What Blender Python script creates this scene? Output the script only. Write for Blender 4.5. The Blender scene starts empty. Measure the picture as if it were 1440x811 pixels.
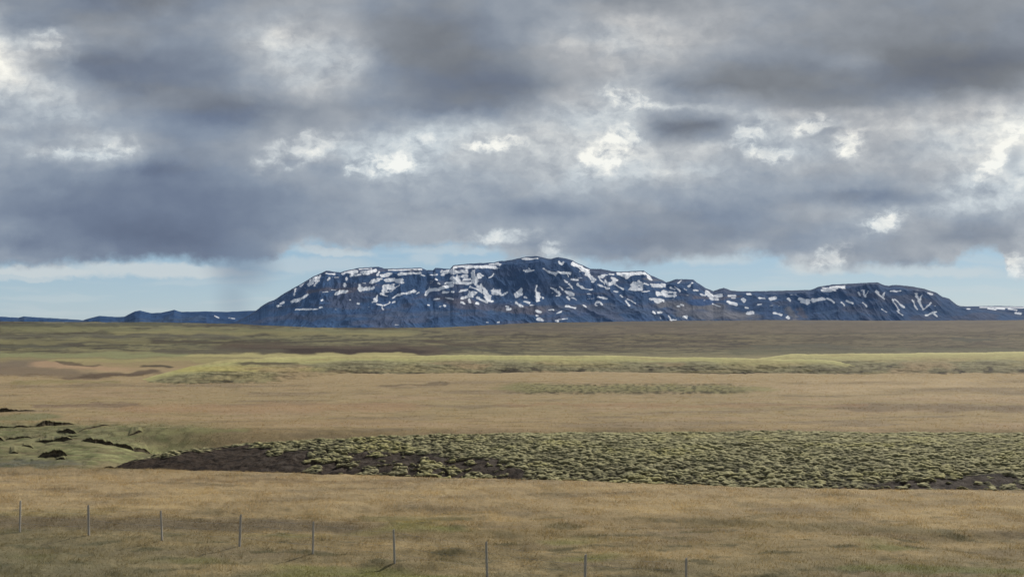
import bpy, math, random
import numpy as np

random.seed(4)
F = 1247.0          # focal length in photo pixels
HZ = 448.0          # eye-level line of the photo
EYE = 7.0           # eye height above the near field
scene = bpy.context.scene
COL = scene.collection
R = math.radians

# ------------------------------------------------------------------ noise
_rs = np.random.RandomState(11)
_PERM = _rs.permutation(4096)
_ANG = _rs.rand(4096) * 2 * np.pi
_GX, _GY = np.cos(_ANG), np.sin(_ANG)
_RND = _rs.rand(4096, 3)

def _hash(ix, iy):
    return _PERM[(_PERM[ix & 4095] + iy) & 4095]

def perlin(x, y):
    xi = np.floor(x).astype(np.int64); yi = np.floor(y).astype(np.int64)
    xf = x - xi; yf = y - yi
    u = xf * xf * xf * (xf * (xf * 6 - 15) + 10); v = yf * yf * yf * (yf * (yf * 6 - 15) + 10)
    def g(a, b, dx, dy):
        h = _hash(xi + a, yi + b)
        return _GX[h] * dx + _GY[h] * dy
    n00 = g(0, 0, xf, yf); n10 = g(1, 0, xf - 1, yf)
    n01 = g(0, 1, xf, yf - 1); n11 = g(1, 1, xf - 1, yf - 1)
    return (n00 * (1 - u) + n10 * u) * (1 - v) + (n01 * (1 - u) + n11 * u) * v * 1.0

def fbm(x, y, o=5, gain=0.5, seed=0):
    s = np.zeros_like(x); a = 1.0; t = 0
    for i in range(o):
        s += a * perlin(x * 2 ** i + seed * 17.3 + i * 5.1, y * 2 ** i - seed * 9.7 + i * 3.3)
        t += a; a *= gain
    return s / t * 1.6

def ridged(x, y, o=5, seed=0):
    s = np.zeros_like(x); a = 1.0; t = 0
    for i in range(o):
        n = 1 - np.abs(perlin(x * 2 ** i + seed * 13.1 + i * 7.7, y * 2 ** i + seed * 3.9)) * 2
        s += a * n * n; t += a; a *= 0.5
    return s / t

def worley(x, y, seed=0):
    """distance to the nearest point and that point's random number"""
    xi = np.floor(x).astype(np.int64); yi = np.floor(y).astype(np.int64)
    best = np.full(x.shape, 9.0); rid = np.zeros(x.shape)
    for a in (-1, 0, 1):
        for b in (-1, 0, 1):
            h = _hash(xi + a + seed * 31, yi + b)
            px = xi + a + 0.1 + 0.8 * _RND[h, 0]; py = yi + b + 0.1 + 0.8 * _RND[h, 1]
            d = np.hypot(px - x, py - y) / (0.75 + 0.5 * _RND[h, 2])
            m = d < best
            best = np.where(m, d, best); rid = np.where(m, _RND[h, 2], rid)
    return best, rid

def ss(a, b, x):
    t = np.clip((x - a) / (b - a), 0, 1)
    return t * t * (3 - 2 * t)

def ip(x, pts):
    return np.interp(x, [p[0] for p in pts], [p[1] for p in pts])

def lin(c, g=1.0):
    c = np.array(c, float) / 255
    return np.where(c <= 0.04045, c / 12.92, ((c + 0.055) / 1.055) ** 2.4) * g

def mix(a, b, t):
    return a * (1 - t[..., None]) + b * t[..., None]

def seg_dist(px, py, x0, y0, x1, y1):
    dx, dy = x1 - x0, y1 - y0
    L = dx * dx + dy * dy
    t = np.clip(((px - x0) * dx + (py - y0) * dy) / L, 0, 1) if L > 0 else 0
    return np.hypot(px - x0 - t * dx, py - y0 - t * dy)

# ------------------------------------------------------------------ mesh + material helpers
def grid_object(name, X, Y, Z, C, mat, kind='structure', wrap=False, extra=None):
    nr, nc = X.shape
    co = np.stack([X, Y, Z], -1).reshape(-1, 3).astype(np.float32)
    idx = np.arange(nr * nc).reshape(nr, nc)
    if wrap:
        idx = np.concatenate([idx, idx[:, :1]], 1)
    q = np.stack([idx[:-1, :-1], idx[:-1, 1:], idx[1:, 1:], idx[1:, :-1]], -1).reshape(-1, 4)
    me = bpy.data.meshes.new(name)
    me.vertices.add(len(co)); me.vertices.foreach_set('co', co.ravel())
    me.loops.add(q.size); me.loops.foreach_set('vertex_index', q.ravel().astype(np.int32))
    me.polygons.add(len(q))
    me.polygons.foreach_set('loop_start', np.arange(0, q.size, 4, dtype=np.int32))
    me.polygons.foreach_set('loop_total', np.full(len(q), 4, np.int32))
    me.update(calc_edges=True)
    me.polygons.foreach_set('use_smooth', np.ones(len(q), bool))
    ca = me.color_attributes.new('tint', 'FLOAT_COLOR', 'POINT')
    rgba = np.ones((len(co), 4), np.float32); rgba[:, :3] = C.reshape(-1, 3)
    ca.data.foreach_set('color', rgba.ravel())
    if extra is not None:
        at = me.attributes.new('snow', 'FLOAT', 'POINT'); at.data.foreach_set('value', extra.ravel().astype(np.float32))
    me.materials.append(mat)
    o = bpy.data.objects.new(name, me); COL.objects.link(o)
    if kind: o['kind'] = kind
    return o

def new_mat(name):
    m = bpy.data.materials.new(name); m.use_nodes = True
    nt = m.node_tree; nt.nodes.clear()
    return m, nt

def N(nt, t, **kw):
    n = nt.nodes.new(t)
    for k, v in kw.items():
        if k == 'inp':
            for i, val in v.items():
                if isinstance(val, bpy.types.NodeSocket): nt.links.new(val, n.inputs[i])
                else: n.inputs[i].default_value = val
        else: setattr(n, k, v)
    return n

def math_n(nt, op, a, b=None, c=None, clamp=False):
    n = nt.nodes.new('ShaderNodeMath'); n.operation = op; n.use_clamp = clamp
    for i, v in enumerate((a, b, c)):
        if v is None: continue
        if isinstance(v, bpy.types.NodeSocket): nt.links.new(v, n.inputs[i])
        else: n.inputs[i].default_value = v
    return n.outputs[0]

def ground_material(name, scales, bump=0.5, bump_dist=0.05, var=0.35, haze=0.0):
    """vertex tint x procedural world-space mottling, with bump; a faint blue airlight for far things"""
    m, nt = new_mat(name)
    tint = N(nt, 'ShaderNodeAttribute', attribute_name='tint').outputs['Color']
    pos = N(nt, 'ShaderNodeTexCoord').outputs['Object']
    acc = None; bh = None
    for (s, w, det) in scales:
        nz = N(nt, 'ShaderNodeTexNoise', inp={'Vector': pos, 'Scale': s, 'Detail': det, 'Roughness': 0.65})
        v = math_n(nt, 'MULTIPLY_ADD', nz.outputs[0], w, -0.5 * w)
        acc = v if acc is None else math_n(nt, 'ADD', acc, v)
        bh = nz.outputs[0] if bh is None else math_n(nt, 'ADD', bh, nz.outputs[0])
    f = math_n(nt, 'MULTIPLY_ADD', acc, var * 4, 1.0)
    f = math_n(nt, 'MAXIMUM', f, 0.25)
    vm = N(nt, 'ShaderNodeVectorMath', operation='SCALE', inp={0: tint, 'Scale': f})
    bs = N(nt, 'ShaderNodeBsdfPrincipled', inp={'Base Color': vm.outputs[0], 'Roughness': 0.95, 'Specular IOR Level': 0.15})
    bp = N(nt, 'ShaderNodeBump', inp={'Height': bh, 'Strength': bump, 'Distance': bump_dist})
    nt.links.new(bp.outputs[0], bs.inputs['Normal'])
    out = N(nt, 'ShaderNodeOutputMaterial')
    if haze > 0:
        bs.inputs['Emission Color'].default_value = (0.10, 0.19, 0.36, 1)
        bs.inputs['Emission Strength'].default_value = haze
    nt.links.new(bs.outputs[0], out.inputs[0])
    return m

# ------------------------------------------------------------------ shared layout lines (photo x -> photo y on the land)
EDGE = [(-1400, 655), (0, 657), (160, 661), (420, 668), (700, 677), (860, 681), (1100, 690), (1440, 694), (2600, 694)]
CREST = [(100, 662), (150, 656), (190, 643), (240, 632), (330, 622), (450, 614), (620, 608), (800, 604), (1100, 603), (1440, 605), (1700, 612)]
BANKS = [  # eroded peat banks: x0, x1, base y at both ends, face height in photo px left / right
    (-40, 54, 581, 578.5, 4.5, 2.5), (-60, 56, 605, 601, 2.5, 3), (46, 106, 601, 595, 8, 2), (79, 108, 608, 609, 4, 6), (8, 56, 617.5, 613.5, 3, 2),
    (49, 103, 620, 618.5, 4, 7), (114, 162, 620.5, 619, 5, 7), (154, 190, 619, 618, 4, 5), (186, 212, 619, 614.5, 5, 4), (180, 201, 607, 604, 2.5, 3), (108, 168, 606.5, 596, 1.4, 1.8),
    (53, 95, 640, 638, 5, 8), (78, 92, 641.5, 641, 2, 3), (13, 26, 634.5, 634.5, 2.5, 2.5), (-14, 7, 618, 618.5, 4, 3), (86, 110, 612.5, 613.5, 1.4, 1.6),
    (-160, -60, 622, 612, 5, 5), (-230, -120, 600, 596, 5, 4), (141, 168, 659.5, 660.5, 3, 6), (30, 48, 628, 628.5, 1.5, 1.5)]

def to_px(X, Y, Z):
    y = np.maximum(Y, 1.0)
    return np.clip(720 + F * X / y, -2500, 4000), np.clip(HZ + F * (EYE - Z) / y, HZ - 2, 1400)

def ground_height(X, Y):
    px, py0 = to_px(X, Y, 0 * X)
    d = np.maximum(Y, 1)
    R_ = np.hypot(X, Y)
    Z = 0.05 * fbm(X * .5, Y * .5, 4) + 0.18 * fbm(X * .07, Y * .05, 3, seed=3) * ss(30, 60, R_)
    # little hummocks in the near field
    Z += 0.035 * fbm(X * 2.2, Y * 2.2, 3, seed=9) * ss(80, 40, R_)
    w, _ = worley(X * 0.9, Y * 0.9, 5)
    Z += 0.05 * ss(.55, .1, w) * ss(38, 30, R_) * ss(-.1, .3, fbm(X * .15, Y * .15, 2, seed=2))
    Z -= 0.22 * ss(0.0, .5, fbm(X * .09 + 4, Y * .25, 3, seed=12)) * ss(38, 30, R_)
    # gully in front of the mound
    de = EYE * F / (ip(px, EDGE) - HZ)
    wm = ss(120, 260, px) * ss(2100, 1800, px)
    wiggle = 0.35 * fbm(X * .35, Y * 0, 3, seed=5)
    lip = ss(-2.6, -.2, d - de) * ss(1.2, -.1, d - de) * 0.10
    Z += lip * ss(2, 10, Y)
    g = ss(0.0, 1.0, d - de - wiggle) * ss(57, 53, d)
    Z -= g * (1.3 * wm + 0.22 * (1 - wm) * ss(50, 44, d)) * ss(5, 10, Y)
    hz_ = ss(260, 150, px) * ss(585, 600, py0) * ss(662, 656, py0)
    wq, rq = worley(X / .75 + .3 * fbm(X, Y, 2, seed=15), Y / 1.0, 9)
    Z += hz_ * (.10 * np.sqrt(np.clip(1 - (wq / .6) ** 2, 0, 1)) * (.3 + .7 * rq) + .12 * fbm(X * .4, Y * .35, 3, seed=16))
    # green low swell on the middle meadow
    Z += 0.35 * ss(554, 549, py0) * ss(536, 541, py0) * ss(690, 760, px) * ss(1100, 1000, px)
    # far land: rolling, dropping away in the middle
    Z += 1.7 * fbm(X * .012, Y * .010, 4, seed=6) * ss(170, 320, Y)
    Z += 2.6 * fbm(X * .0022, Y * .0016, 4, seed=7) * ss(400, 1200, Y)
    ye = ip(px, [(-2500, 450), (0, 451.5), (240, 453), (330, 456), (450, 461.5), (600, 462), (680, 458), (760, 454), (900, 452), (1100, 450.5), (1440, 450), (4000, 450)])
    zcrest = EYE - (ye - HZ) * 2600 / F
    Z += (zcrest) * ss(250, 2400, R_)
    Z += 1.6 * fbm(X * .011, Y * .011, 4, seed=19) * ss(900, 1600, Y)
    Z += -90 * ss(2700, 6500, R_)
    return Z

def ground_color(X, Y, Z):
    px, py = to_px(X, Y, Z)
    wx = px + 26 * fbm(px * .012, py * .05, 4, seed=21) + 7 * fbm(px * .08, py * .3, 3, seed=22)
    wy = py + 5 * fbm(px * .02, py * .09, 4, seed=23)
    base = [(448, (96, 94, 84)), (455, (98, 96, 78)), (462, (106, 101, 78)), (472, (110, 106, 80)), (486, (106, 102, 78)), (500, (120, 113, 84)),
            (506, (136, 124, 90)), (516, (152, 132, 99)), (528, (160, 141, 108)), (545, (155, 137, 105)), (575, (152, 135, 101)),
            (600, (153, 133, 98)), (640, (140, 124, 92)), (672, (152, 133, 101)), (700, (148, 130, 98)), (735, (139, 122, 90)),
            (775, (134, 119, 87)), (811, (122, 112, 84)), (1400, (110, 106, 80))]
    ys = [b[0] for b in base]; cs = np.array([lin(b[1]) for b in base])
    C = np.stack([np.interp(wy, ys, cs[:, k]) for k in range(3)], -1)
    def stroke(x0, y0, x1, y1, w, c, a=1.0, soft=0.6, vs=3.0, hard=False):
        """soft band from (x0,y0) to (x1,y1); w is its half height, squashed vs times"""
        nonlocal C
        L = np.hypot(wx - np.clip(wx, min(x0, x1), max(x0, x1)), 0) / (w * vs * 2)
        t = np.clip((wx - x0) / (x1 - x0 + 1e-6), 0, 1)
        dv = np.abs((py if hard else wy) - (y0 + (y1 - y0) * t)) / w
        dd = np.hypot(L, dv)
        m = ss(1 + soft * .5, 1 - soft, dd) * a
        C = mix(C, lin(c), m)
    # far plain: dark strips, plus cloud shadow painted into the ground colour
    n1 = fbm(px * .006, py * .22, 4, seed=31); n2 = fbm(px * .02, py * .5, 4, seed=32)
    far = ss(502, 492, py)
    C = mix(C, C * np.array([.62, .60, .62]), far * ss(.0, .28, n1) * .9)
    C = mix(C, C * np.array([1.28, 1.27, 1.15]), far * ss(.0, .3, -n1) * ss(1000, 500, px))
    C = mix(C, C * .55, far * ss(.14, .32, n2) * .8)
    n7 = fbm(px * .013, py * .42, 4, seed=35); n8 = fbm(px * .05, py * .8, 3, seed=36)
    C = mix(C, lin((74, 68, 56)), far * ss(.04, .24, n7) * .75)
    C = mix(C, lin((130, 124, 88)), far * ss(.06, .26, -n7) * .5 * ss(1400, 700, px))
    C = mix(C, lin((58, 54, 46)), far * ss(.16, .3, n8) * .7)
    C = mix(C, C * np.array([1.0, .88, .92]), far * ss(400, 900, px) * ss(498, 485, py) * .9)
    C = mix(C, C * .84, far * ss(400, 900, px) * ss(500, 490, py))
    stroke(700, 462, 1440, 458, 10, (98, 88, 77), .5)
    stroke(0, 462, 560, 466, 4, (124, 122, 86), .6)
    stroke(0, 473, 320, 472, 3, (90, 86, 74), .7)
    stroke(30, 476, 110, 484, 3, (74, 70, 60), .8)
    stroke(100, 485, 260, 475, 1.6, (78, 72, 60), .7)
    stroke(-50, 486, 90, 487, 3, (86, 84, 70), .7)
    stroke(345, 489, 590, 493, 7.5, (82, 70, 58), .95)
    stroke(360, 492, 585, 494, 4, (56, 45, 40), .95); stroke(140, 479, 330, 482, 2, (70, 62, 50), .8); stroke(600, 480, 680, 484, 2.4, (72, 62, 50), .8)
    stroke(560, 452, 1440, 450, 3, (88, 82, 76), .8); stroke(0, 457, 250, 456, 2.5, (80, 80, 64), .7); stroke(0, 480, 200, 479, 3, (128, 122, 86), .6)
    stroke(160, 467, 560, 470, 2.5, (136, 128, 88), .6); stroke(250, 500, 560, 499, 3, (166, 156, 108), .9)
    stroke(230, 494, 380, 493, 4, (88, 82, 68), .8)
    stroke(640, 488, 720, 496, 3, (76, 72, 58), .9)
    stroke(730, 471, 790, 473, 1.6, (64, 58, 48), .9)
    stroke(905, 480, 925, 480, 1.5, (58, 54, 46), .9); stroke(1022, 483, 1036, 483, 1.6, (52, 48, 44), .9)
    stroke(1065, 487, 1180, 486, 3, (78, 76, 62), .8); stroke(1350, 477, 1380, 478, 2, (60, 60, 52), .8)
    stroke(1030, 494, 1440, 492, 4, (88, 86, 66), .7)
    stroke(450, 458, 1000, 456, 1.5, (78, 76, 70), .5)
    # band in front of and around the ridges
    stroke(-100, 500, 240, 499, 4, (132, 132, 94), .9); stroke(-100, 515, 70, 512, 6, (112, 100, 86), .8)
    stroke(60, 512, 150, 518, 4, (168, 140, 110), .8); stroke(95, 531, 205, 523, 3.5, (88, 74, 62), .9); stroke(-40, 520, 90, 524, 7, (112, 98, 82), .8); stroke(80, 508, 330, 506, 3, (152, 142, 98), .8)
    stroke(200, 514, 240, 516, 2, (72, 64, 52), .9); stroke(85, 510, 130, 513, 1.6, (86, 74, 60), .8)
    stroke(40, 537, 160, 537, 3, (140, 130, 92), .7)
    # middle meadow, tan
    n3 = fbm(px * .004, py * .11, 4, seed=33)
    mid = ss(528, 540, py) * ss(640, 596, py)
    C = mix(C, lin((158, 137, 108)), mid * ss(.0, .45, n3) * .8)
    C = mix(C, lin((136, 120, 96)), mid * ss(.05, .35, -n3) * .8)
    C = mix(C, C * .82, mid * ss(.05, .28, fbm(px * .02, py * .5, 4, seed=37)) * .8)
    stroke(200, 575, 560, 571, 7, (156, 128, 98), .6); stroke(1180, 573, 1500, 575, 5, (118, 102, 82), .75)
    stroke(60, 571, 190, 569, 3, (122, 104, 86), .8); stroke(720, 569, 1200, 570, 2.5, (146, 118, 90), .5)
    stroke(720, 545, 1060, 547, 6, (132, 126, 88), .9); gp = ss(556, 551, py) * ss(537, 541, py) * ss(700, 760, wx) * ss(1080, 1010, wx)
    C = mix(C, lin((84, 80, 58)), gp * ss(.0, .2, fbm(px * .12, py * .6, 3, seed=38)) * .8)
    C = mix(C, lin((66, 60, 46)), gp * ss(548, 552, py + 2 * n3) * ss(.0, .15, fbm(px * .06, py * .1, 3, seed=39)) * .9)
    stroke(540, 541, 620, 539, 1.6, (112, 98, 78), .8)
    stroke(0, 596, 560, 592, 4, (142, 120, 88), .4)
    # green hollow on the left
    g1 = ss(350, 180, wx + 20 * n2) * ss(588, 602, wy) * ss(659, 652, wy)
    g1 = np.maximum(g1, ss(240, 120, wx) * ss(592, 604, wy) * ss(659, 652, wy))
    C = mix(C, lin((124, 121, 86)), g1 * .9)
    stroke(120, 636, 230, 640, 12, (130, 130, 88), .8); stroke(190, 608, 330, 604, 4, (136, 132, 90), .8); stroke(30, 612, 170, 612, 10, (112, 110, 80), .5)
    stroke(-100, 588, 60, 586, 5, (114, 114, 82), .8)
    wq, rq = worley(X / .75 + .3 * fbm(X, Y, 2, seed=15), Y / 1.0, 9)
    C = mix(C, lin((82, 78, 56)), g1 * ss(.35, .62, wq) * .55)
    C = mix(C, lin((150, 146, 104)), g1 * ss(.7, 1, rq) * ss(.5, .2, wq) * .5)
    stroke(-200, 650, 80, 652, 7, (96, 96, 84), .85); stroke(90, 655, 200, 657, 4, (124, 112, 84), .7)
    C = mix(C, lin((112, 102, 76)), g1 * ss(.0, .3, n2) * .7)
    C = mix(C, lin((96, 100, 66)), g1 * ss(.0, .3, fbm(X * .9, Y * .9, 4, seed=24)) * .6)
    C = mix(C, lin((174, 154, 121)), ss(528, 536, py) * ss(566, 550, py) * ss(1000, 1250, px) * ss(-.2, .25, n3) * .7)
    # near field
    near = ss(655, 668, py)
    n4 = fbm(X * .22, Y * .8, 4, seed=41); n5 = fbm(X * .55, Y * 1.5, 4, seed=42); n6 = fbm(X * .12, Y * .3, 3, seed=43)
    C = mix(C, lin((124, 110, 86)), near * ss(.02, .45, n4) * .75)
    C = mix(C, lin((166, 145, 106)), near * ss(.0, .5, -n4) * .6)
    low = ss(705, 760, py)
    C = mix(C, lin((92, 86, 62)), near * ss(.12, .42, n5) * (.25 + .6 * low))
    C = mix(C, lin((112, 114, 64)), low * ss(.12, .4, n6) * .8)
    C = mix(C, lin((100, 98, 76)), low * ss(560, 0, px) * .55)
    C = mix(C, C * 1.14, near * ss(770, 700, py))
    stroke(0, 733, 480, 741, 10, (98, 88, 72), .7); stroke(560, 750, 780, 752, 9, (116, 102, 72), .6)
    stroke(1000, 735, 1300, 745, 7, (112, 102, 74), .6); stroke(1215, 797, 1420, 803, 6, (104, 104, 66), .8)
    stroke(250, 674, 560, 678, 3, (128, 110, 84), .6)
    stroke(-200, 662, 1600, 697, 0, (0, 0, 0), 0)
    # under the mound and in the gully: dark soil
    de = EYE * F / (ip(px, EDGE) - HZ)
    soil = ss(0.5, 1.1, Y - de) * ss(53, 52, Y) * ss(170, 260, px) * ss(2100, 1900, px)
    C = mix(C, lin((48, 41, 36)), soil)
    return C

# ------------------------------------------------------------------ ground sheet (polar, finest in front of the eye)
def build_ground():
    az = [math.atan((p - 720) / F) for p in np.arange(-80, 1521, 1.3)]
    side = list(np.geomspace(.004, math.pi - abs(az[-1]), 70))
    az = [az[0] - s for s in side[::-1][1:]] + az + [az[-1] + s for s in side]
    az = np.array(sorted(az))
    v = np.concatenate([np.geomspace(2800, 400, 60), np.arange(399, 250, -.9), np.arange(250, 128, -.42), np.arange(128, 6, -.5),
                        np.geomspace(6, .5, 70)])
    r = EYE * F / v
    A, Rr = np.meshgrid(az, r)
    # rows follow lines of equal depth in front, circles behind
    k = np.where(np.abs(A) < R(50), 1 / np.cos(np.clip(A, -R(50), R(50))), 1 / math.cos(R(50)))
    X = Rr * k * np.sin(A); Y = Rr * k * np.cos(A)
    Z = ground_height(X, Y)
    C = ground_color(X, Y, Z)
    # close the hole under the eye
    X = np.concatenate([np.zeros((1, X.shape[1])), X]); Y = np.concatenate([np.zeros((1, Y.shape[1])), Y])
    Z = np.concatenate([np.full((1, Z.shape[1]), Z[0].mean()), Z]); C = np.concatenate([C[:1], C])
    m = ground_material('dry_grass_and_moss', [(14.0, .5, 4), (2.2, .35, 5), (.25, .3, 5)], bump=.55, bump_dist=.05, var=.42)
    return grid_object('ground', X, Y, Z, C, m)

# ------------------------------------------------------------------ mossy mound with tussocks
def build_mound():
    px1 = np.arange(120, 1720, 1.0)
    s = np.concatenate([np.linspace(-.25, .0, 30), np.linspace(0.004, 1, 330), np.linspace(1.01, 1.9, 70)])
    P, S = np.meshgrid(px1, s)
    de = EYE * F / (ip(P, EDGE) - HZ)
    df = de + .7
    dc = np.maximum(ip(P, [(100, 42.3), (150, 42.8), (240, 45), (330, 47), (620, 49.5), (1440, 50.5), (1720, 51)]), df + .6)
    D = df + (dc - df) * S
    X = (P - 720) / F * D
    zc = EYE - (ip(P, CREST) - HZ) * dc / F
    zf = np.where(P < 150, -1.5, -1.15)
    sc = np.clip(S, 0, 1)
    prof = 1 - (1 - sc) ** ip(P, [(120, 1.6), (420, 1.5), (800, 1.8), (1720, 1.9)])
    Z = zf + (zc - zf - .16) * prof
    Z += np.where(S > 1, -(D - dc) * .28 - (S - 1) ** 2 * .6, 0) + np.where(S < 0, S * 2, 0)
    Z += .12 * fbm(X * .35, D * .35, 4, seed=51) * ss(0, .3, S) * ss(1.3, .9, S)
    # photo coordinates of the bare surface for the masks
    ppx, ppy = to_px(X, D, Z)
    wn = 10 * fbm(X * .5, D * .8, 4, seed=52)
    wv = 6 * fbm(X * .8, D * 1.2, 4, seed=53)
    # bare soil: left face, patches further right, a foot on the far right
    top = ip(ppx, [(120, 660), (185, 650), (240, 641), (300, 631), (345, 627), (380, 631), (430, 633), (500, 635), (600, 637), (690, 644), (740, 664), (800, 690), (1090, 696),
                   (1160, 690), (1230, 680), (1330, 671), (1440, 664), (1720, 668)])
    soil = ss(-3, 3, ppy + wv - top)
    patchy = ss(.05, .3, fbm(X * .8, D * 1.1, 4, seed=54)) * ss(340, 420, ppx + wn) * ss(760, 640, ppx) * ss(628, 648, ppy)
    soil = np.maximum(soil, patchy)
    sp, sr = worley(X / .8, D / .9, 7)
    soil = soil * (1 - ss(.86, .93, sr) * ss(.6, .4, sp) * ss(200, 260, ppx))
    wild = np.maximum(ss(395, 470, ppx) * ss(860, 800, ppx), .7 * ss(1090, 1130, ppx))
    # tussocks: rounded moss cushions with dark gaps
    jx = X + .12 * fbm(X * 2.2, D * 2.2, 2, seed=55); jy = D + .12 * fbm(X * 2.2 + 9, D * 2.2, 2, seed=56)
    w1, r1 = worley(jx / .38, jy / .28, 1)
    w2, r2 = worley(jx / .19, jy / .15, 2)
    big = .75 + .7 * fbm(X * .5, D * .7, 3, seed=65)
    dome = np.sqrt(np.clip(1 - (w1 / .62) ** 2, 0, 1)) * (.3 + .7 * r1) * big
    dome2 = np.sqrt(np.clip(1 - (w2 / .6) ** 2, 0, 1)) * (.5 + .5 * r2)
    tus = .145 * dome + .05 * dome2
    keep = 1 - soil * (1 - wild * ss(.11, .22, fbm(X * 1.1, D * 1.5, 3, seed=57)))
    keep = np.clip(keep, 0, 1) * ss(.0, .04, S) * ss(110, 240, P)
    flat = ss(.55, .95, S) * ss(500, 900, P)
    Z0 = Z
    D = D - (.11 * dome + .04 * dome2) * keep
    Z = Z + tus * keep * (1 - .4 * flat) + .02 * fbm(X * 5, D * 5, 3, seed=58)
    # slumps and small clods in the bare face
    Z = Z + (1 - keep) * (.14 * fbm(X * 1.3 - D * .9, D * .4 + X * .2, 4, seed=59) + .025 * fbm(X * 4, D * 3, 3, seed=60)) * ss(0, .1, S)
    # colours
    moss = np.stack([np.full(X.shape, c) for c in lin((154, 148, 110))], -1)
    hue = fbm(X * .25, D * .5, 3, seed=61)
    moss = mix(moss, lin((166, 158, 100)), ss(0, .4, hue) * .8)
    moss = mix(moss, lin((126, 120, 92)), ss(.05, .4, -hue) * .8)
    moss = mix(moss, lin((176, 168, 132)), ss(.5, 1, r2) * .55)
    grey = ss(.1, .5, fbm(X * .12 + 3, D * .2, 2, seed=62)) * ss(900, 1250, ppx)
    moss = mix(moss, lin((132, 124, 100)), grey * .6)
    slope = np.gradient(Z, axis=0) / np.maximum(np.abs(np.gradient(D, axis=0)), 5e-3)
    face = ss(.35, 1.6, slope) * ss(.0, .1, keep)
    moss = mix(moss, lin((88, 83, 60)), face * .6)  # brown undersides, with the shade on near-side fronts painted in
    moss = mix(moss, lin((196, 186, 132)), ss(.4, -.3, slope) * .65)  # sunlit tops painted as paler moss
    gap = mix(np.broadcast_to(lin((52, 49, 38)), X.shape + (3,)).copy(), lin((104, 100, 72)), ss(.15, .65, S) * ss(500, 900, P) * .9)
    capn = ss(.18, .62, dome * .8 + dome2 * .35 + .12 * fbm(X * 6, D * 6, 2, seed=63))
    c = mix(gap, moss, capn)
    sn = fbm(X * 1.6, D * 2.5, 4, seed=64)
    sc_ = np.broadcast_to(lin((64, 54, 46)), X.shape + (3,)).copy()
    sc_ = mix(sc_, lin((44, 37, 32)), ss(-.1, .35, sn))
    sc_ = mix(sc_, lin((88, 80, 72)), ss(.0, .4, -sn) * ss(300, 400, ppx) * .6)
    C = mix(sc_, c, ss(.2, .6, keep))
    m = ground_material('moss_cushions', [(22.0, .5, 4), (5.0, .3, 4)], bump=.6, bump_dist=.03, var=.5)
    return grid_object('mossy_mound', X, D, Z, C, m)

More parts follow.
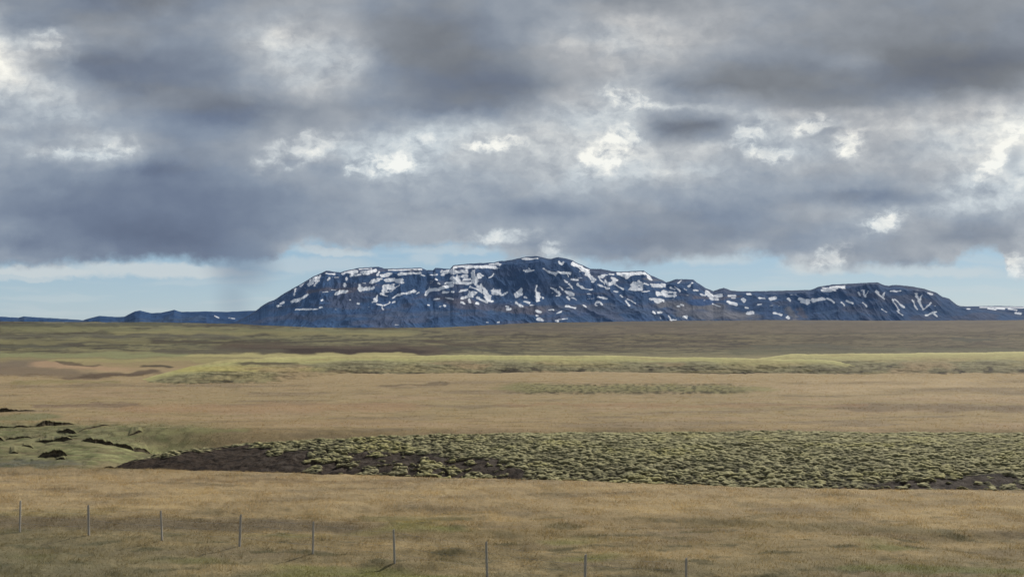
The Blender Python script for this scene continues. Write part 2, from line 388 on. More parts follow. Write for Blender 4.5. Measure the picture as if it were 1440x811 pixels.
# ------------------------------------------------------------------ low ridges, sunlight painted into their colour
def build_ridge(foot, crest, height, x0, x1, seed, name, tone, ramp_in):
    px1 = np.arange(x0, x1, 1.1)
    s = np.concatenate([np.linspace(-.3, 0, 14), np.linspace(.01, 1, 150), np.linspace(1.02, 2.2, 50)])
    P, S = np.meshgrid(px1, s)
    df = EYE * F / (ip(P, foot) - HZ)
    env = ss(x0, x0 + ramp_in, P) * ss(x1, x1 - 200, P)
    h = height * env
    dc = np.maximum((EYE - height) * F / (ip(P, crest) - HZ), df + 4)
    D = df + (dc - df) * S
    X = (P - 720) / F * D
    zc = EYE - (ip(P, crest) - HZ) * dc / F
    zc = zc * env - .5 * (1 - env)
    sc = np.clip(S, 0, 1)
    prof = 1 - (1 - sc) ** 2.0
    zc = zc + (.16 * fbm(P * .012, P * 0, 4, seed=seed + 20) + .05 * fbm(P * .08, P * 0, 3, seed=seed + 21)) * env
    Z = -.5 + (zc + .5) * prof
    Z += np.where(S > 1, -(D - dc) * .10, 0) + np.where(S < 0, S * 2, 0)
    Z += .10 * fbm(X * .12, D * .12, 3, seed=seed) * ss(1.2, .8, S)
    w1, r1 = worley(X / .95, D / 1.1, seed)
    dome = np.sqrt(np.clip(1 - (w1 / .62) ** 2, 0, 1))
    rough = ss(.75, .25, S)
    Z += dome * (.03 + .07 * rough) * ss(0, .05, S) + (.05 + .18 * rough) * fbm(X * .7, D * .7, 4, seed=seed + 1)
    px, py = to_px(X, D, Z)
    top = lin(tone)
    C = np.broadcast_to(top, X.shape + (3,)).copy()
    n = fbm(px * .008, S * 3, 4, seed=seed + 2); n2 = fbm(px * .06, S * 7, 3, seed=seed + 3)
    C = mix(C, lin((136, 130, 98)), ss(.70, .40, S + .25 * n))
    C = mix(C, lin((196, 186, 130)), ss(.78, .98, S + .1 * n) * .6)  # sunlit highlight along the crest, painted into the turf
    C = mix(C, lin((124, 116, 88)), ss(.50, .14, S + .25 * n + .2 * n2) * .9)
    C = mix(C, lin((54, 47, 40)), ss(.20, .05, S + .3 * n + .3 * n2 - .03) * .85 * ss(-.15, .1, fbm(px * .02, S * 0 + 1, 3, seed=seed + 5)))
    C = mix(C, lin((146, 132, 92)), ss(.0, .3, n) * .5)
    C = mix(C, lin((142, 126, 96)), ss(.4, .0, env) * .6)
    C = mix(C, lin((52, 45, 38)), ss(x0 + 20, x0 + 60, px) * ss(x0 + 160, x0 + 120, px) * ss(.16, .06, S + .1 * n2) * .9 * (x0 < 500))
    if x0 < 500:
        C = mix(C, lin((84, 76, 60)), ss(320, 345, px) * ss(430, 405, px) * ss(2.6, 1.2, np.abs(py - 511 + 2 * n2)) * .9)
        C = mix(C, lin((172, 160, 96)), ss(200, 260, px) * ss(480, 400, px) * ss(5, 2, np.abs(py - 519 + 3 * n)) * .7)
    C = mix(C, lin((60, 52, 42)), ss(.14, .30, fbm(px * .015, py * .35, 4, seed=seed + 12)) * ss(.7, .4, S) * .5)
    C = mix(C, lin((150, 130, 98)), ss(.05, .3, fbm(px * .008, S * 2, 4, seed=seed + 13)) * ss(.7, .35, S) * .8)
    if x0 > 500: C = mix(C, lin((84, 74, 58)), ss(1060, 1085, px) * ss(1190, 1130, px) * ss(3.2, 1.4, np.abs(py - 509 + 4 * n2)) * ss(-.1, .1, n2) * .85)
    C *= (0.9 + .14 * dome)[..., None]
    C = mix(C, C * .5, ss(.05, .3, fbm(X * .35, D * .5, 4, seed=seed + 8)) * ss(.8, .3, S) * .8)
    m = ground_material(name + '_turf', [(5.0, .5, 4), (1.1, .35, 4)], bump=.5, bump_dist=.08, var=.4)
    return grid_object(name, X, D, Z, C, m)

# ------------------------------------------------------------------ peat banks in the green hollow
def build_banks():
    m = ground_material('bare_peat_and_turf', [(18.0, .5, 4), (4.0, .35, 4)], bump=.6, bump_dist=.04, var=.45)
    for k, (x0, x1, ya, yb, ha, hb) in enumerate(BANKS):
        n = max(24, int((x1 - x0) * 2.2))
        p = np.linspace(x0, x1, n); t = (p - x0) / (x1 - x0)
        y = ya + (yb - ya) * t + .5 * fbm(p * .11, p * 0 + k, 3, seed=140)
        env = np.clip(1 - np.abs(2 * t - 1) ** 3, 0, 1)
        h = (ha + (hb - ha) * t) * env * np.clip(1 + 1.1 * fbm(p * .045, p * 0 + k * 3.1, 3, seed=141) + .25 * fbm(p * .2, p * 0 + k, 2, seed=145), .2, 1.8)
        d = EYE * F / (y - HZ); X = (p - 720) / F * d
        g = ground_height(X, d); H = h * d / F
        rows = []   # (offset away from the eye, height, is_face)
        ov = .05 + .10 * np.clip(fbm(p * .2, p * 0 + k, 2, seed=142) + .5, 0, 1)
        for (a, b, f) in [(-.05, -.15, 1), (0, .0, 1), (.18, .25, 1), (.30, .5, 1), (.36, .75, 1), (.25, .9, 1), (.22, 1.0, .55), (.34, 1.07, .12), (.6, 1.08, 0), (1.2, .98, 0),
                          (2.4, .72, 0), (4.5, .38, 0), (7, .05, 0), (9, -.3, 0), (10, -.8, 0)]:
            dy = (a * H + (ov * .3 if f == 0 else 0)) if a < 1 else H * .6 + (a - .6) * .28 * (.2 + env)
            z = H * b if b > -.05 else H * b - .05
            rows.append((dy, z, f))
        Y = np.stack([d + q[0] for q in rows]); P = np.tile(p, (len(rows), 1))
        Xs = (P - 720) / F * Y
        G = ground_height(Xs, Y)
        Z = np.stack([q[1] for q in rows]) + G + .02 * fbm(Xs * 4, Y * 4, 3, seed=143)
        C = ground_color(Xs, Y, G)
        fc = np.stack([np.full(n, q[2]) for q in rows]) * np.ones_like(P)
        nn = fbm(Xs * 3, Z * 9, 3, seed=144)
        soil = mix(np.broadcast_to(lin((84, 75, 61)), C.shape).copy(), lin((56, 50, 42)), ss(-.1, .3, nn))
        soil = mix(soil, lin((74, 70, 52)), ss(.1, .35, -nn) * .7)
        C = mix(C, soil, fc)
        grid_object('peat_bank', Xs, Y, Z, C, m)

# ------------------------------------------------------------------ mountain
SIL = [(296, 480), (320, 458), (338, 449), (350, 443), (360, 436.5), (368, 430), (378, 424), (385, 422), (400, 412), (420, 401), (440, 389), (459, 380.5), (478, 383),
       (484, 381), (505, 376.5), (533, 375), (540, 377.5), (575, 377), (592, 376), (600, 379.5), (609, 380), (612, 376.5), (633, 378), (637, 373), (660, 370.5),
       (695, 369), (702, 367), (712, 366.5), (725, 364), (740, 361), (755, 360), (768, 363), (775, 364), (785, 361.5), (795, 363), (805, 366), (812, 370),
       (822, 374), (830, 378), (845, 378), (860, 381), (870, 382), (905, 380.5), (915, 387), (932, 394), (937, 397), (950, 392.5), (965, 392.5), (975, 393),
       (980, 397), (992, 405), (1003, 409), (1012, 406), (1018, 404.5), (1028, 408.5), (1045, 409.5), (1080, 409), (1140, 407.5), (1150, 403.5), (1170, 400),
       (1200, 398.5), (1228, 397), (1235, 397), (1241, 400), (1250, 402), (1255, 400.5), (1262, 400.5), (1285, 403), (1300, 406), (1316, 411), (1325, 417), (1335, 420),
       (1345, 428), (1350, 430), (1375, 432), (1405, 437), (1440, 444), (1500, 452)]
# snow fields and gullies as strokes: width, points; three local frames
A2 = (340, 340, .25); A3 = (640, 340, .25); A4 = (900, 360, .375)
SNOW = [
 (A2, 12, 440, 190, 410, 245), (A2, 20, 420, 200, 390, 228), (A2, 9, 365, 222, 330, 248), (A2, 8, 300, 265, 295, 300), (A2, 10, 488, 215, 494, 205), (A2, 10, 375, 240, 380, 245),
 (A2, 10, 475, 178, 520, 180), (A2, 14, 570, 175, 650, 165), (A2, 12, 665, 150, 725, 148), (A2, 20, 680, 172, 750, 165), (A2, 11, 610, 190, 670, 182), (A2, 9, 830, 158, 1010, 153),
 (A2, 12, 765, 185, 770, 170), (A2, 14, 790, 192, 840, 180), (A2, 15, 885, 182, 1000, 172), (A2, 14, 735, 222, 790, 208), (A2, 20, 815, 214, 900, 220), (A2, 6, 530, 200, 548, 200),
 (A2, 9, 585, 205, 588, 212), (A2, 13, 580, 238, 585, 245), (A2, 16, 662, 245, 665, 268), (A2, 17, 670, 266, 735, 260), (A2, 8, 683, 228, 697, 228), (A2, 28, 800, 264, 846, 252),
 (A2, 8, 870, 252, 885, 242), (A2, 10, 458, 283, 485, 283), (A2, 6, 505, 272, 525, 272), (A2, 18, 530, 290, 588, 278), (A2, 10, 335, 317, 368, 298), (A2, 18, 285, 336, 320, 325),
 (A2, 8, 215, 344, 235, 338), (A2, 11, 198, 362, 218, 360), (A2, 8, 305, 380, 425, 380), (A2, 8, 440, 370, 450, 366), (A2, 9, 608, 323, 612, 323), (A2, 6, 650, 345, 660, 347),
 (A2, 6, 446, 330, 456, 324), (A2, 13, 782, 292, 820, 302), (A2, 9, 758, 300, 755, 335), (A2, 16, 732, 342, 752, 330), (A2, 9, 762, 346, 790, 358), (A2, 9, 792, 358, 792, 382),
 (A2, 9, 800, 358, 832, 340), (A2, 9, 850, 318, 880, 298), (A2, 9, 880, 298, 950, 285), (A2, 17, 945, 281, 965, 275), (A2, 12, 845, 343, 862, 338), (A2, 6, 980, 292, 995, 282),
 (A2, 16, 1035, 290, 1065, 270), (A2, 15, 1065, 270, 1185, 248), (A2, 14, 1145, 232, 1172, 230), (A2, 7, 1088, 210, 1094, 214), (A2, 8, 1103, 230, 1110, 235), (A2, 6, 1060, 185, 1100, 186),
 (A2, 6, 1008, 186, 1030, 192), (A2, 20, 1130, 172, 1180, 168), (A2, 16, 1180, 170, 1260, 166), (A2, 17, 1190, 138, 1425, 143), (A2, 10, 1395, 124, 1440, 118), (A2, 26, 1185, 205, 1205, 215),
 (A2, 14, 1215, 195, 1265, 195), (A2, 13, 1210, 228, 1290, 232), (A2, 12, 1245, 215, 1285, 210), (A2, 26, 1300, 175, 1312, 215), (A2, 18, 1335, 190, 1318, 225), (A2, 14, 1300, 225, 1345, 265), (A2, 16, 1345, 245, 1375, 280),
 (A2, 26, 1370, 285, 1392, 325), (A2, 12, 1280, 250, 1345, 275), (A2, 9, 1345, 275, 1370, 300), (A2, 17, 1138, 282, 1152, 285), (A2, 11, 1182, 283, 1190, 283), (A2, 13, 1225, 280, 1265, 270), (A2, 20, 1240, 315, 1295, 300),
 (A2, 18, 1285, 290, 1305, 290), (A2, 10, 1322, 312, 1378, 342), (A2, 14, 1280, 325, 1284, 338), (A2, 13, 1318, 345, 1332, 348), (A2, 10, 1232, 337, 1254, 348), (A2, 11, 1138, 357, 1143, 360), (A2, 7, 1150, 315, 1185, 322),
 (A2, 7, 1082, 325, 1112, 320), (A2, 6, 1046, 354, 1056, 356), (A2, 18, 1408, 335, 1415, 335), (A2, 16, 1410, 280, 1440, 290), (A2, 7, 1395, 200, 1412, 185), (A2, 4, 862, 468, 880, 470),
 (A3, 12, 215, 122, 248, 126), (A3, 7, 190, 203, 215, 182), (A3, 20, 215, 282, 245, 290), (A3, 12, 225, 275, 250, 275), (A3, 9, 258, 300, 292, 285), (A3, 14, 345, 300, 372, 270), (A3, 10, 348, 308, 375, 288),
 (A3, 7, 458, 252, 455, 285), (A3, 19, 458, 290, 466, 318), (A3, 10, 490, 312, 493, 320), (A3, 9, 400, 166, 440, 160), (A3, 10, 415, 150, 422, 162), (A3, 5, 382, 162, 388, 165), (A3, 8, 380, 97, 465, 93),
 (A3, 8, 498, 148, 540, 175), (A3, 12, 540, 172, 570, 180), (A3, 12, 580, 172, 645, 176), (A3, 7, 560, 185, 568, 195), (A3, 6, 630, 180, 636, 194), (A3, 8, 582, 112, 600, 128), (A3, 6, 603, 128, 610, 115),
 (A3, 18, 668, 122, 705, 138), (A3, 18, 705, 142, 745, 175), (A3, 15, 745, 180, 778, 218), (A3, 11, 655, 206, 692, 214), (A3, 7, 612, 215, 632, 228), (A3, 8, 642, 240, 665, 268), (A3, 5, 586, 248, 606, 270),
 (A3, 9, 540, 255, 570, 270), (A3, 13, 570, 272, 588, 295), (A3, 8, 568, 302, 585, 300), (A3, 9, 692, 240, 715, 252), (A3, 12, 715, 258, 770, 270), (A3, 12, 625, 282, 668, 294), (A3, 9, 645, 296, 660, 296), (A3, 13, 628, 313, 642, 322),
 (A3, 8, 660, 315, 686, 328), (A3, 5, 742, 294, 760, 294), (A3, 5, 720, 358, 735, 364), (A3, 16, 812, 200, 835, 190), (A3, 10, 830, 188, 860, 185), (A3, 10, 812, 212, 838, 232), (A3, 12, 845, 215, 858, 240), (A3, 12, 868, 238, 900, 220),
 (A3, 13, 806, 243, 862, 258), (A3, 9, 870, 180, 890, 184), (A3, 9, 880, 205, 915, 215), (A3, 6, 895, 238, 950, 268), (A3, 6, 892, 280, 915, 284), (A3, 5, 800, 310, 855, 318), (A3, 12, 790, 348, 806, 338), (A3, 9, 812, 340, 822, 352), (A3, 6, 790, 358, 796, 360),
 (A3, 20, 920, 178, 975, 182), (A3, 22, 975, 180, 1070, 176), (A3, 14, 1075, 175, 1100, 212), (A3, 14, 940, 190, 965, 198), (A3, 20, 1000, 238, 1040, 240), (A3, 14, 1030, 222, 1048, 262), (A3, 13, 982, 262, 1050, 266), (A3, 8, 1065, 232, 1085, 240),
 (A3, 16, 1112, 240, 1172, 246), (A3, 10, 1130, 250, 1165, 254), (A3, 6, 1055, 280, 1095, 277), (A3, 8, 1212, 258, 1235, 268), (A3, 7, 1235, 250, 1262, 278), (A3, 6, 1255, 230, 1272, 218), (A3, 10, 1332, 230, 1315, 250), (A3, 9, 1340, 270, 1362, 274), (A3, 4, 1292, 264, 1300, 270),
 (A3, 15, 1140, 290, 1190, 300), (A3, 14, 1170, 278, 1210, 285), (A3, 13, 1185, 305, 1230, 305), (A3, 14, 1232, 288, 1242, 298), (A3, 16, 1100, 322, 1160, 330), (A3, 11, 1120, 335, 1140, 340), (A3, 8, 1150, 318, 1172, 328), (A3, 8, 1384, 298, 1402, 302), (A3, 22, 1420, 290, 1445, 305),
 (A3, 7, 1250, 362, 1262, 362), (A3, 7, 1270, 355, 1284, 357), (A3, 10, 1116, 392, 1124, 400), (A3, 11, 1146, 398, 1160, 397), (A3, 14, 1284, 420, 1300, 422), (A3, 8, 1200, 415, 1212, 430), (A3, 10, 1212, 435, 1222, 448), (A3, 7, 1222, 436, 1242, 438), (A3, 5, 1155, 425, 1156, 432),
 (A3, 6, 962, 330, 980, 358), (A3, 6, 970, 318, 1016, 346), (A3, 4, 930, 302, 940, 310), (A3, 8, 283, 362, 300, 364), (A3, 8, 292, 378, 312, 378), (A3, 13, 345, 345, 375, 360), (A3, 8, 386, 336, 415, 344), (A3, 6, 420, 357, 445, 357), (A3, 4, 385, 308, 405, 314),
 (A3, 10, 455, 385, 483, 396), (A3, 7, 525, 385, 552, 383), (A3, 6, 575, 402, 597, 392), (A3, 12, 468, 430, 502, 440), (A3, 6, 455, 412, 466, 413), (A3, 10, 563, 443, 576, 443), (A3, 6, 582, 435, 592, 435), (A3, 5, 602, 432, 636, 429), (A3, 8, 625, 360, 672, 370),
 (A3, 4, 240, 453, 250, 453), (A3, 4, 175, 455, 185, 455),
 (A4, 10, 250, 140, 280, 152), (A4, 14, 270, 150, 300, 148), (A4, 10, 265, 160, 290, 163), (A4, 6, 232, 146, 245, 148), (A4, 6, 335, 148, 356, 147), (A4, 6, 346, 158, 358, 158), (A4, 8, 330, 170, 360, 182), (A4, 9, 385, 158, 392, 168),
 (A4, 6, 400, 144, 415, 144), (A4, 6, 395, 193, 405, 194), (A4, 5, 270, 178, 300, 190), (A4, 8, 402, 212, 425, 212), (A4, 12, 450, 158, 468, 159), (A4, 10, 488, 161, 508, 157), (A4, 6, 442, 181, 456, 182), (A4, 7, 556, 161, 562, 166),
 (A4, 14, 600, 160, 632, 168), (A4, 9, 605, 168, 628, 176), (A4, 10, 648, 166, 688, 160), (A4, 9, 703, 157, 728, 174), (A4, 7, 755, 172, 768, 184), (A4, 6, 775, 168, 796, 178), (A4, 9, 682, 127, 730, 124), (A4, 9, 715, 120, 765, 116), (A4, 5, 820, 136, 826, 146),
 (A4, 7, 838, 134, 848, 152), (A4, 5, 855, 132, 848, 148), (A4, 4, 838, 176, 850, 188), (A4, 6, 886, 132, 914, 160), (A4, 5, 916, 138, 910, 155), (A4, 5, 938, 134, 978, 132), (A4, 6, 944, 164, 970, 202), (A4, 7, 955, 162, 990, 192), (A4, 6, 1022, 165, 1040, 200),
 (A4, 8, 1034, 140, 1044, 165), (A4, 6, 1044, 165, 1064, 200), (A4, 5, 1056, 148, 1046, 170), (A4, 5, 1064, 200, 1090, 174), (A4, 6, 1072, 222, 1112, 208), (A4, 5, 1104, 215, 1114, 226), (A4, 4, 1080, 138, 1098, 144), (A4, 5, 908, 196, 926, 210), (A4, 3, 965, 205, 985, 222),
 (A4, 4, 1225, 198, 1240, 198), (A4, 6, 500, 213, 530, 220), (A4, 7, 553, 228, 558, 232)]

def build_mountain():
    px1 = np.arange(296, 1502, .55)
    t = np.concatenate([np.linspace(0, 1, 260), np.linspace(1.03, 1.9, 24)])
    P, T = np.meshgrid(px1, t)
    sil = ip(P, SIL)
    sil = sil + .5 * fbm(P * .16, P * 0, 3, seed=71) * ss(300, 340, P)
    D0 = 6900.0
    # the front wall stands closer on the left foot and further back on the right
    dep = ip(P, [(296, 900), (420, 1500), (700, 1900), (1000, 1700), (1150, 1100), (1502, 900)])
    D = D0 + dep * T
    Dc = D0 + dep
    zc = EYE + (HZ - sil) * Dc / F
    zf = -140.0
    tc = np.clip(T, 0, 1)
    # foot slope, then steep wall, then plateau
    g = ip(tc.ravel(), [(0, 0), (.15, .12), (.35, .27), (.55, .48), (.72, .72), (.86, .92), (1, 1)]).reshape(tc.shape)
    X = (P - 720) / F * D
    Z = zf + (zc - zf) * g
    amp = np.clip((zc - zf) / 600, .1, 1)
    near = ss(0, .1, T) * ss(1.0, .86, T)
    wx = X + 130 * fbm(X * .0012, D * .0012, 3, seed=72)
    rg = ridged(wx * .0026, D * .0011, 5, seed=73)
    rg2 = ridged(wx * .0085, D * .003, 4, seed=74)
    Z += near * amp * (52 * (rg - .62) + 8 * (rg2 - .5) + 30 * fbm(X * .0014, D * .0014, 3, seed=75))
    # benches of lava beds in the upper wall
    Z += near * amp * 1.2 * np.sin(Z * .06 + 3 * fbm(X * .002, D * .002, 2, seed=76))
    # keep every front point under the sight line of the crest
    zlim = EYE + (zc - EYE) * D / Dc - 3 * (1 - T) * 3
    Z = np.where(T < 1, np.minimum(Z, zlim), Z)
    Z = np.where(T > 1, zc - (T - 1) * 420 - 8, Z)
    D_ = np.where(T > 1, Dc + (T - 1) * dep, D)
    X = (P - 720) / F * D_
    ppx = 720 + F * X / D_; ppy = HZ + F * (EYE - Z) / D_
    # rock tint, with the blue of distance haze painted in
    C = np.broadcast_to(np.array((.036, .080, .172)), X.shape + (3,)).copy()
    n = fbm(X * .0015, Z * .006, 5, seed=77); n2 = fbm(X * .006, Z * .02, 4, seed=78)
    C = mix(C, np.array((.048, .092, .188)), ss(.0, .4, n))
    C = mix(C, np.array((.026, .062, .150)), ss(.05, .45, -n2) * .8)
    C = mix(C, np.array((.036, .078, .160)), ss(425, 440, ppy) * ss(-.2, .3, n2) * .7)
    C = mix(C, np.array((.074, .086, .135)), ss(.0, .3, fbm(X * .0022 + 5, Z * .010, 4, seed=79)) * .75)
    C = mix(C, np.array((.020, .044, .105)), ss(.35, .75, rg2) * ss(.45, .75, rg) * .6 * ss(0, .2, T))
    def tanpatch(x0, y0, x1, y1, w, c, a):
        nonlocal C
        d = seg_dist(ppx + 8 * n, (ppy + 5 * n2 - y0) * 2 + y0, x0, y0, x1, y1 * 2 - y0) / w
        C = mix(C, np.array(c), ss(1.3, .3, d + .5 * n2) * a)
    tan = (.16, .155, .165); brn = (.12, .105, .12)
    dome_m = ss(1.15, .75, np.hypot((ppx - 752 + 14 * n) / 74, (ppy - 392 + 5 * n2) / 26))
    C = mix(C, np.array((.022, .052, .120)), dome_m * .7)
    tanpatch(700, 436, 860, 430, 9, (.10, .105, .13), .6); tanpatch(430, 446, 640, 440, 8, (.075, .09, .135), .6)
    tanpatch(440, 409, 500, 406, 7, brn, .8); tanpatch(380, 436, 420, 428, 7, (.06, .075, .12), .5)
    tanpatch(520, 380, 590, 379, 5, brn, .5); tanpatch(640, 428, 760, 436, 13, brn, .55); tanpatch(620, 420, 660, 424, 9, brn, .5)
    tanpatch(935, 428, 1010, 432, 14, tan, .9); tanpatch(960, 442, 1060, 446, 12, tan, .75); tanpatch(1000, 435, 1045, 444, 12, tan, .7); tanpatch(975, 420, 1040, 418, 6, brn, .7)
    tanpatch(1105, 434, 1120, 446, 6, tan, .8); tanpatch(1122, 434, 1134, 446, 6, brn, .7); tanpatch(840, 434, 930, 440, 10, (.05, .075, .13), .7)
    tanpatch(905, 392, 932, 394, 5, tan, .7); tanpatch(668, 392, 690, 405, 8, (.06, .08, .13), .6)
    blue = np.array((.022, .065, .17))
    d = np.hypot((ppx - 985) / 22, (ppy - 425) / 5); C = mix(C, blue, ss(1.2, .7, d + .3 * n2))
    # strip under the crest is bare dark rock
    C = mix(C, np.array((.03, .045, .085)), ss(4, 1.2, ppy - sil) * .6)
    # snow
    sx = ppx + 2.6 * fbm(X * .009, Z * .02, 4, seed=81); sy = ppy + 2.2 * fbm(X * .009 + 7, Z * .02, 4, seed=82)
    swid = .98 + 1.1 * fbm(X * .016, Z * .03, 3, seed=84); rr = np.random.RandomState(3)
    snow = np.zeros(X.shape)
    for (fr, w, x0, y0, x1, y1) in SNOW:
        ox, oy, k = fr
        a, b, c_, e = ox + x0 * k, oy + y0 * k, ox + x1 * k, oy + y1 * k
        hw = w * k * (.58 if w >= 14 else .5)
        j0 = max(0, int((min(a, c_) - 8 - px1[0]) / .55)); j1 = int((max(a, c_) + 8 - px1[0]) / .55) + 1
        sl = (slice(None), slice(j0, j1))
        dd = seg_dist(sx[sl], sy[sl], a, b, c_, e)
        L = math.hypot(c_ - a, e - b) + 1e-3
        tt = np.clip(((sx[sl] - a) * (c_ - a) + (sy[sl] - b) * (e - b)) / (L * L), 0, 1)
        k0, k1 = rr.uniform(.7, 1.4), rr.uniform(.7, 1.4)
        hh_ = hw * (k0 + (k1 - k0) * tt) * swid[sl] if L > 3 else hw * swid[sl]
        snow[sl] = np.maximum(snow[sl], ss(hh_ + .5, hh_ - .45, dd) * rr.uniform(.86, 1.0))
    snow *= ss(1.0, 1.6, ppy - sil + .5 * n2) * (T < 1.02)
    snow = np.maximum(snow, ss(.5, .6, fbm(X * .01, Z * .03, 4, seed=83)) * ss(445, 425, ppy) * .6 * ss(2, 5, ppy - sil))
    m, nt = new_mat('mountain_rock_and_snow')
    tint = N(nt, 'ShaderNodeAttribute', attribute_name='tint').outputs['Color']
    sa = N(nt, 'ShaderNodeAttribute', attribute_name='snow').outputs['Fac']
    pos = N(nt, 'ShaderNodeTexCoord').outputs['Object']
    nz = N(nt, 'ShaderNodeTexNoise', inp={'Vector': pos, 'Scale': .012, 'Detail': 6, 'Roughness': .7}).outputs[0]
    f = math_n(nt, 'MULTIPLY_ADD', nz, 1.1, .45)
    rock = N(nt, 'ShaderNodeVectorMath', operation='SCALE', inp={0: tint, 'Scale': f}).outputs[0]
    mx = N(nt, 'ShaderNodeMix', data_type='RGBA')
    nt.links.new(sa, mx.inputs[0]); nt.links.new(rock, mx.inputs[6]); mx.inputs[7].default_value = (.90, .91, .93, 1)
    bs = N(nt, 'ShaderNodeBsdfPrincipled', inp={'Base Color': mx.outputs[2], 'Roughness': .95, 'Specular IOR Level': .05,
                                              'Emission Color': (.13, .21, .36, 1), 'Emission Strength': .11})  # weak blue glow stands in for haze over the slopes
    bp = N(nt, 'ShaderNodeBump', inp={'Height': nz, 'Strength': .2, 'Distance': 10.0})
    nt.links.new(bp.outputs[0], bs.inputs['Normal'])
    nt.links.new(bs.outputs[0], N(nt, 'ShaderNodeOutputMaterial').inputs[0])
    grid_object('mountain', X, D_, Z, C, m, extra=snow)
    return m

def build_hills(name, pts, D0, dep, mat, seed, snows=()):
    px1 = np.arange(pts[0][0], pts[-1][0], 1.0)
    t = np.concatenate([np.linspace(0, 1, 50), np.linspace(1.05, 2, 10)])
    P, T = np.meshgrid(px1, t)
    D = D0 + dep * T; Dc = D0 + dep
    sil = ip(P, pts) + .35 * fbm(P * .12, P * 0, 3, seed=seed)
    zc = EYE + (HZ - sil) * Dc / F
    X = (P - 720) / F * D
    Z = -150 + (zc + 150) * np.clip(T, 0, 1) ** .8 + 40 * (ridged(X * .003, D * .002, 4, seed=seed) - .6) * ss(0, .2, T) * ss(1, .8, T)
    Z = np.where(T > 1, zc - (T - 1) * 300, np.minimum(Z, EYE + (zc - EYE) * D / Dc))
    C = np.broadcast_to(np.array((.022, .056, .135)), X.shape + (3,)).copy()  # haze blue mixed into the rock colour
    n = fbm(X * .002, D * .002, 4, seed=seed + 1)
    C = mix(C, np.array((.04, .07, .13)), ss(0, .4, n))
    ppy = HZ + F * (EYE - Z) / D
    sn = np.zeros(X.shape)
    for (w, a, b, c_, e) in snows:
        sn = np.maximum(sn, ss(w + .5, w - .3, seg_dist(P + n, ppy + n, a, b, c_, e)))
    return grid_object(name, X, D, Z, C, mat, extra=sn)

# ------------------------------------------------------------------ grass
def build_grass():
    rs = np.random.RandomState(5)
    px, dd, hh, ww = [], [], [], []
    def region(n, pa, pb, d0, d1, h0, h1, w0, w1):
        # uniform over area
        u = rs.rand(n); d = np.sqrt(d0 ** 2 + (d1 ** 2 - d0 ** 2) * u)
        px.append(pa + (pb - pa) * rs.rand(n)); dd.append(d)
        hh.append(h0 + (h1 - h0) * rs.rand(n)); ww.append(w0 + (w1 - w0) * rs.rand(n))
    region(360000, -150, 1590, 20, 42, .03, .085, .006, .014)
    region(200000, -80, 1520, 52, 112, .025, .06, .02, .045)
    p = np.concatenate(px); d = np.concatenate(dd); h = np.concatenate(hh); w = np.concatenate(ww)
    de = EYE * F / (ip(p, EDGE) - HZ)
    ok = (d < de + .25) | (d > 52) | (p < 130)
    p, d, h, w, de = p[ok], d[ok], h[ok], w[ok], de[ok]
    X = (p - 720) / F * d
    cl = fbm(X * .8, d * .8, 3, seed=91)
    keep = rs.rand(len(X)) < .45 + 1.4 * np.clip(cl + .1, 0, 1)
    X, d, h, w, cl = X[keep], d[keep], h[keep], w[keep], cl[keep]
    h = h * (.7 + .9 * np.clip(cl + .2, 0, 1))
    Z = ground_height(X, d)
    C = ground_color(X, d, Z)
    dark = C.mean(-1) < .05
    X, d, h, w, Z, C = X[~dark], d[~dark], h[~dark], w[~dark], Z[~dark], C[~dark]
    n = len(X)
    C = C * (1.0 + .45 * rs.rand(n))[:, None]
    C = mix(C, C * np.array([1.03, 1.0, .9]), rs.rand(n))
    an = rs.rand(n) * 2 * np.pi
    dx, dy = np.cos(an) * w, np.sin(an) * w * .5
    la = rs.normal(0.1, .45, n) * h; lb = rs.normal(0, .4, n) * h
    v = np.empty((n, 3, 3), np.float32)
    v[:, 0] = np.stack([X - dx, d - dy, Z - .01], -1); v[:, 1] = np.stack([X + dx, d + dy, Z - .01], -1)
    v[:, 2] = np.stack([X + la, d + lb, Z + h], -1)
    me = bpy.data.meshes.new('grass')
    me.vertices.add(n * 3); me.vertices.foreach_set('co', v.ravel())
    me.loops.add(n * 3); me.loops.foreach_set('vertex_index', np.arange(n * 3, dtype=np.int32))
    me.polygons.add(n)
    me.polygons.foreach_set('loop_start', np.arange(0, n * 3, 3, dtype=np.int32)); me.polygons.foreach_set('loop_total', np.full(n, 3, np.int32))
    me.update(calc_edges=True)
    ca = me.color_attributes.new('tint', 'FLOAT_COLOR', 'POINT')
    rgba = np.ones((n * 3, 4), np.float32); rgba[:, :3] = np.repeat(C, 3, 0)
    ca.data.foreach_set('color', rgba.ravel())
    m, nt = new_mat('dry_grass_blades')
    tint = N(nt, 'ShaderNodeAttribute', attribute_name='tint').outputs['Color']
    df = N(nt, 'ShaderNodeBsdfDiffuse', inp={'Color': tint}); tr = N(nt, 'ShaderNodeBsdfTranslucent', inp={'Color': tint})
    ms = N(nt, 'ShaderNodeMixShader', inp={0: .62, 1: df.outputs[0], 2: tr.outputs[0]})
    nt.links.new(ms.outputs[0], N(nt, 'ShaderNodeOutputMaterial').inputs[0])
    me.materials.append(m)
    o = bpy.data.objects.new('grass', me); COL.objects.link(o)
    o['kind'] = 'stuff'; o['label'] = 'short dry tan grass covering the flat field and meadow'; o['category'] = 'grass'

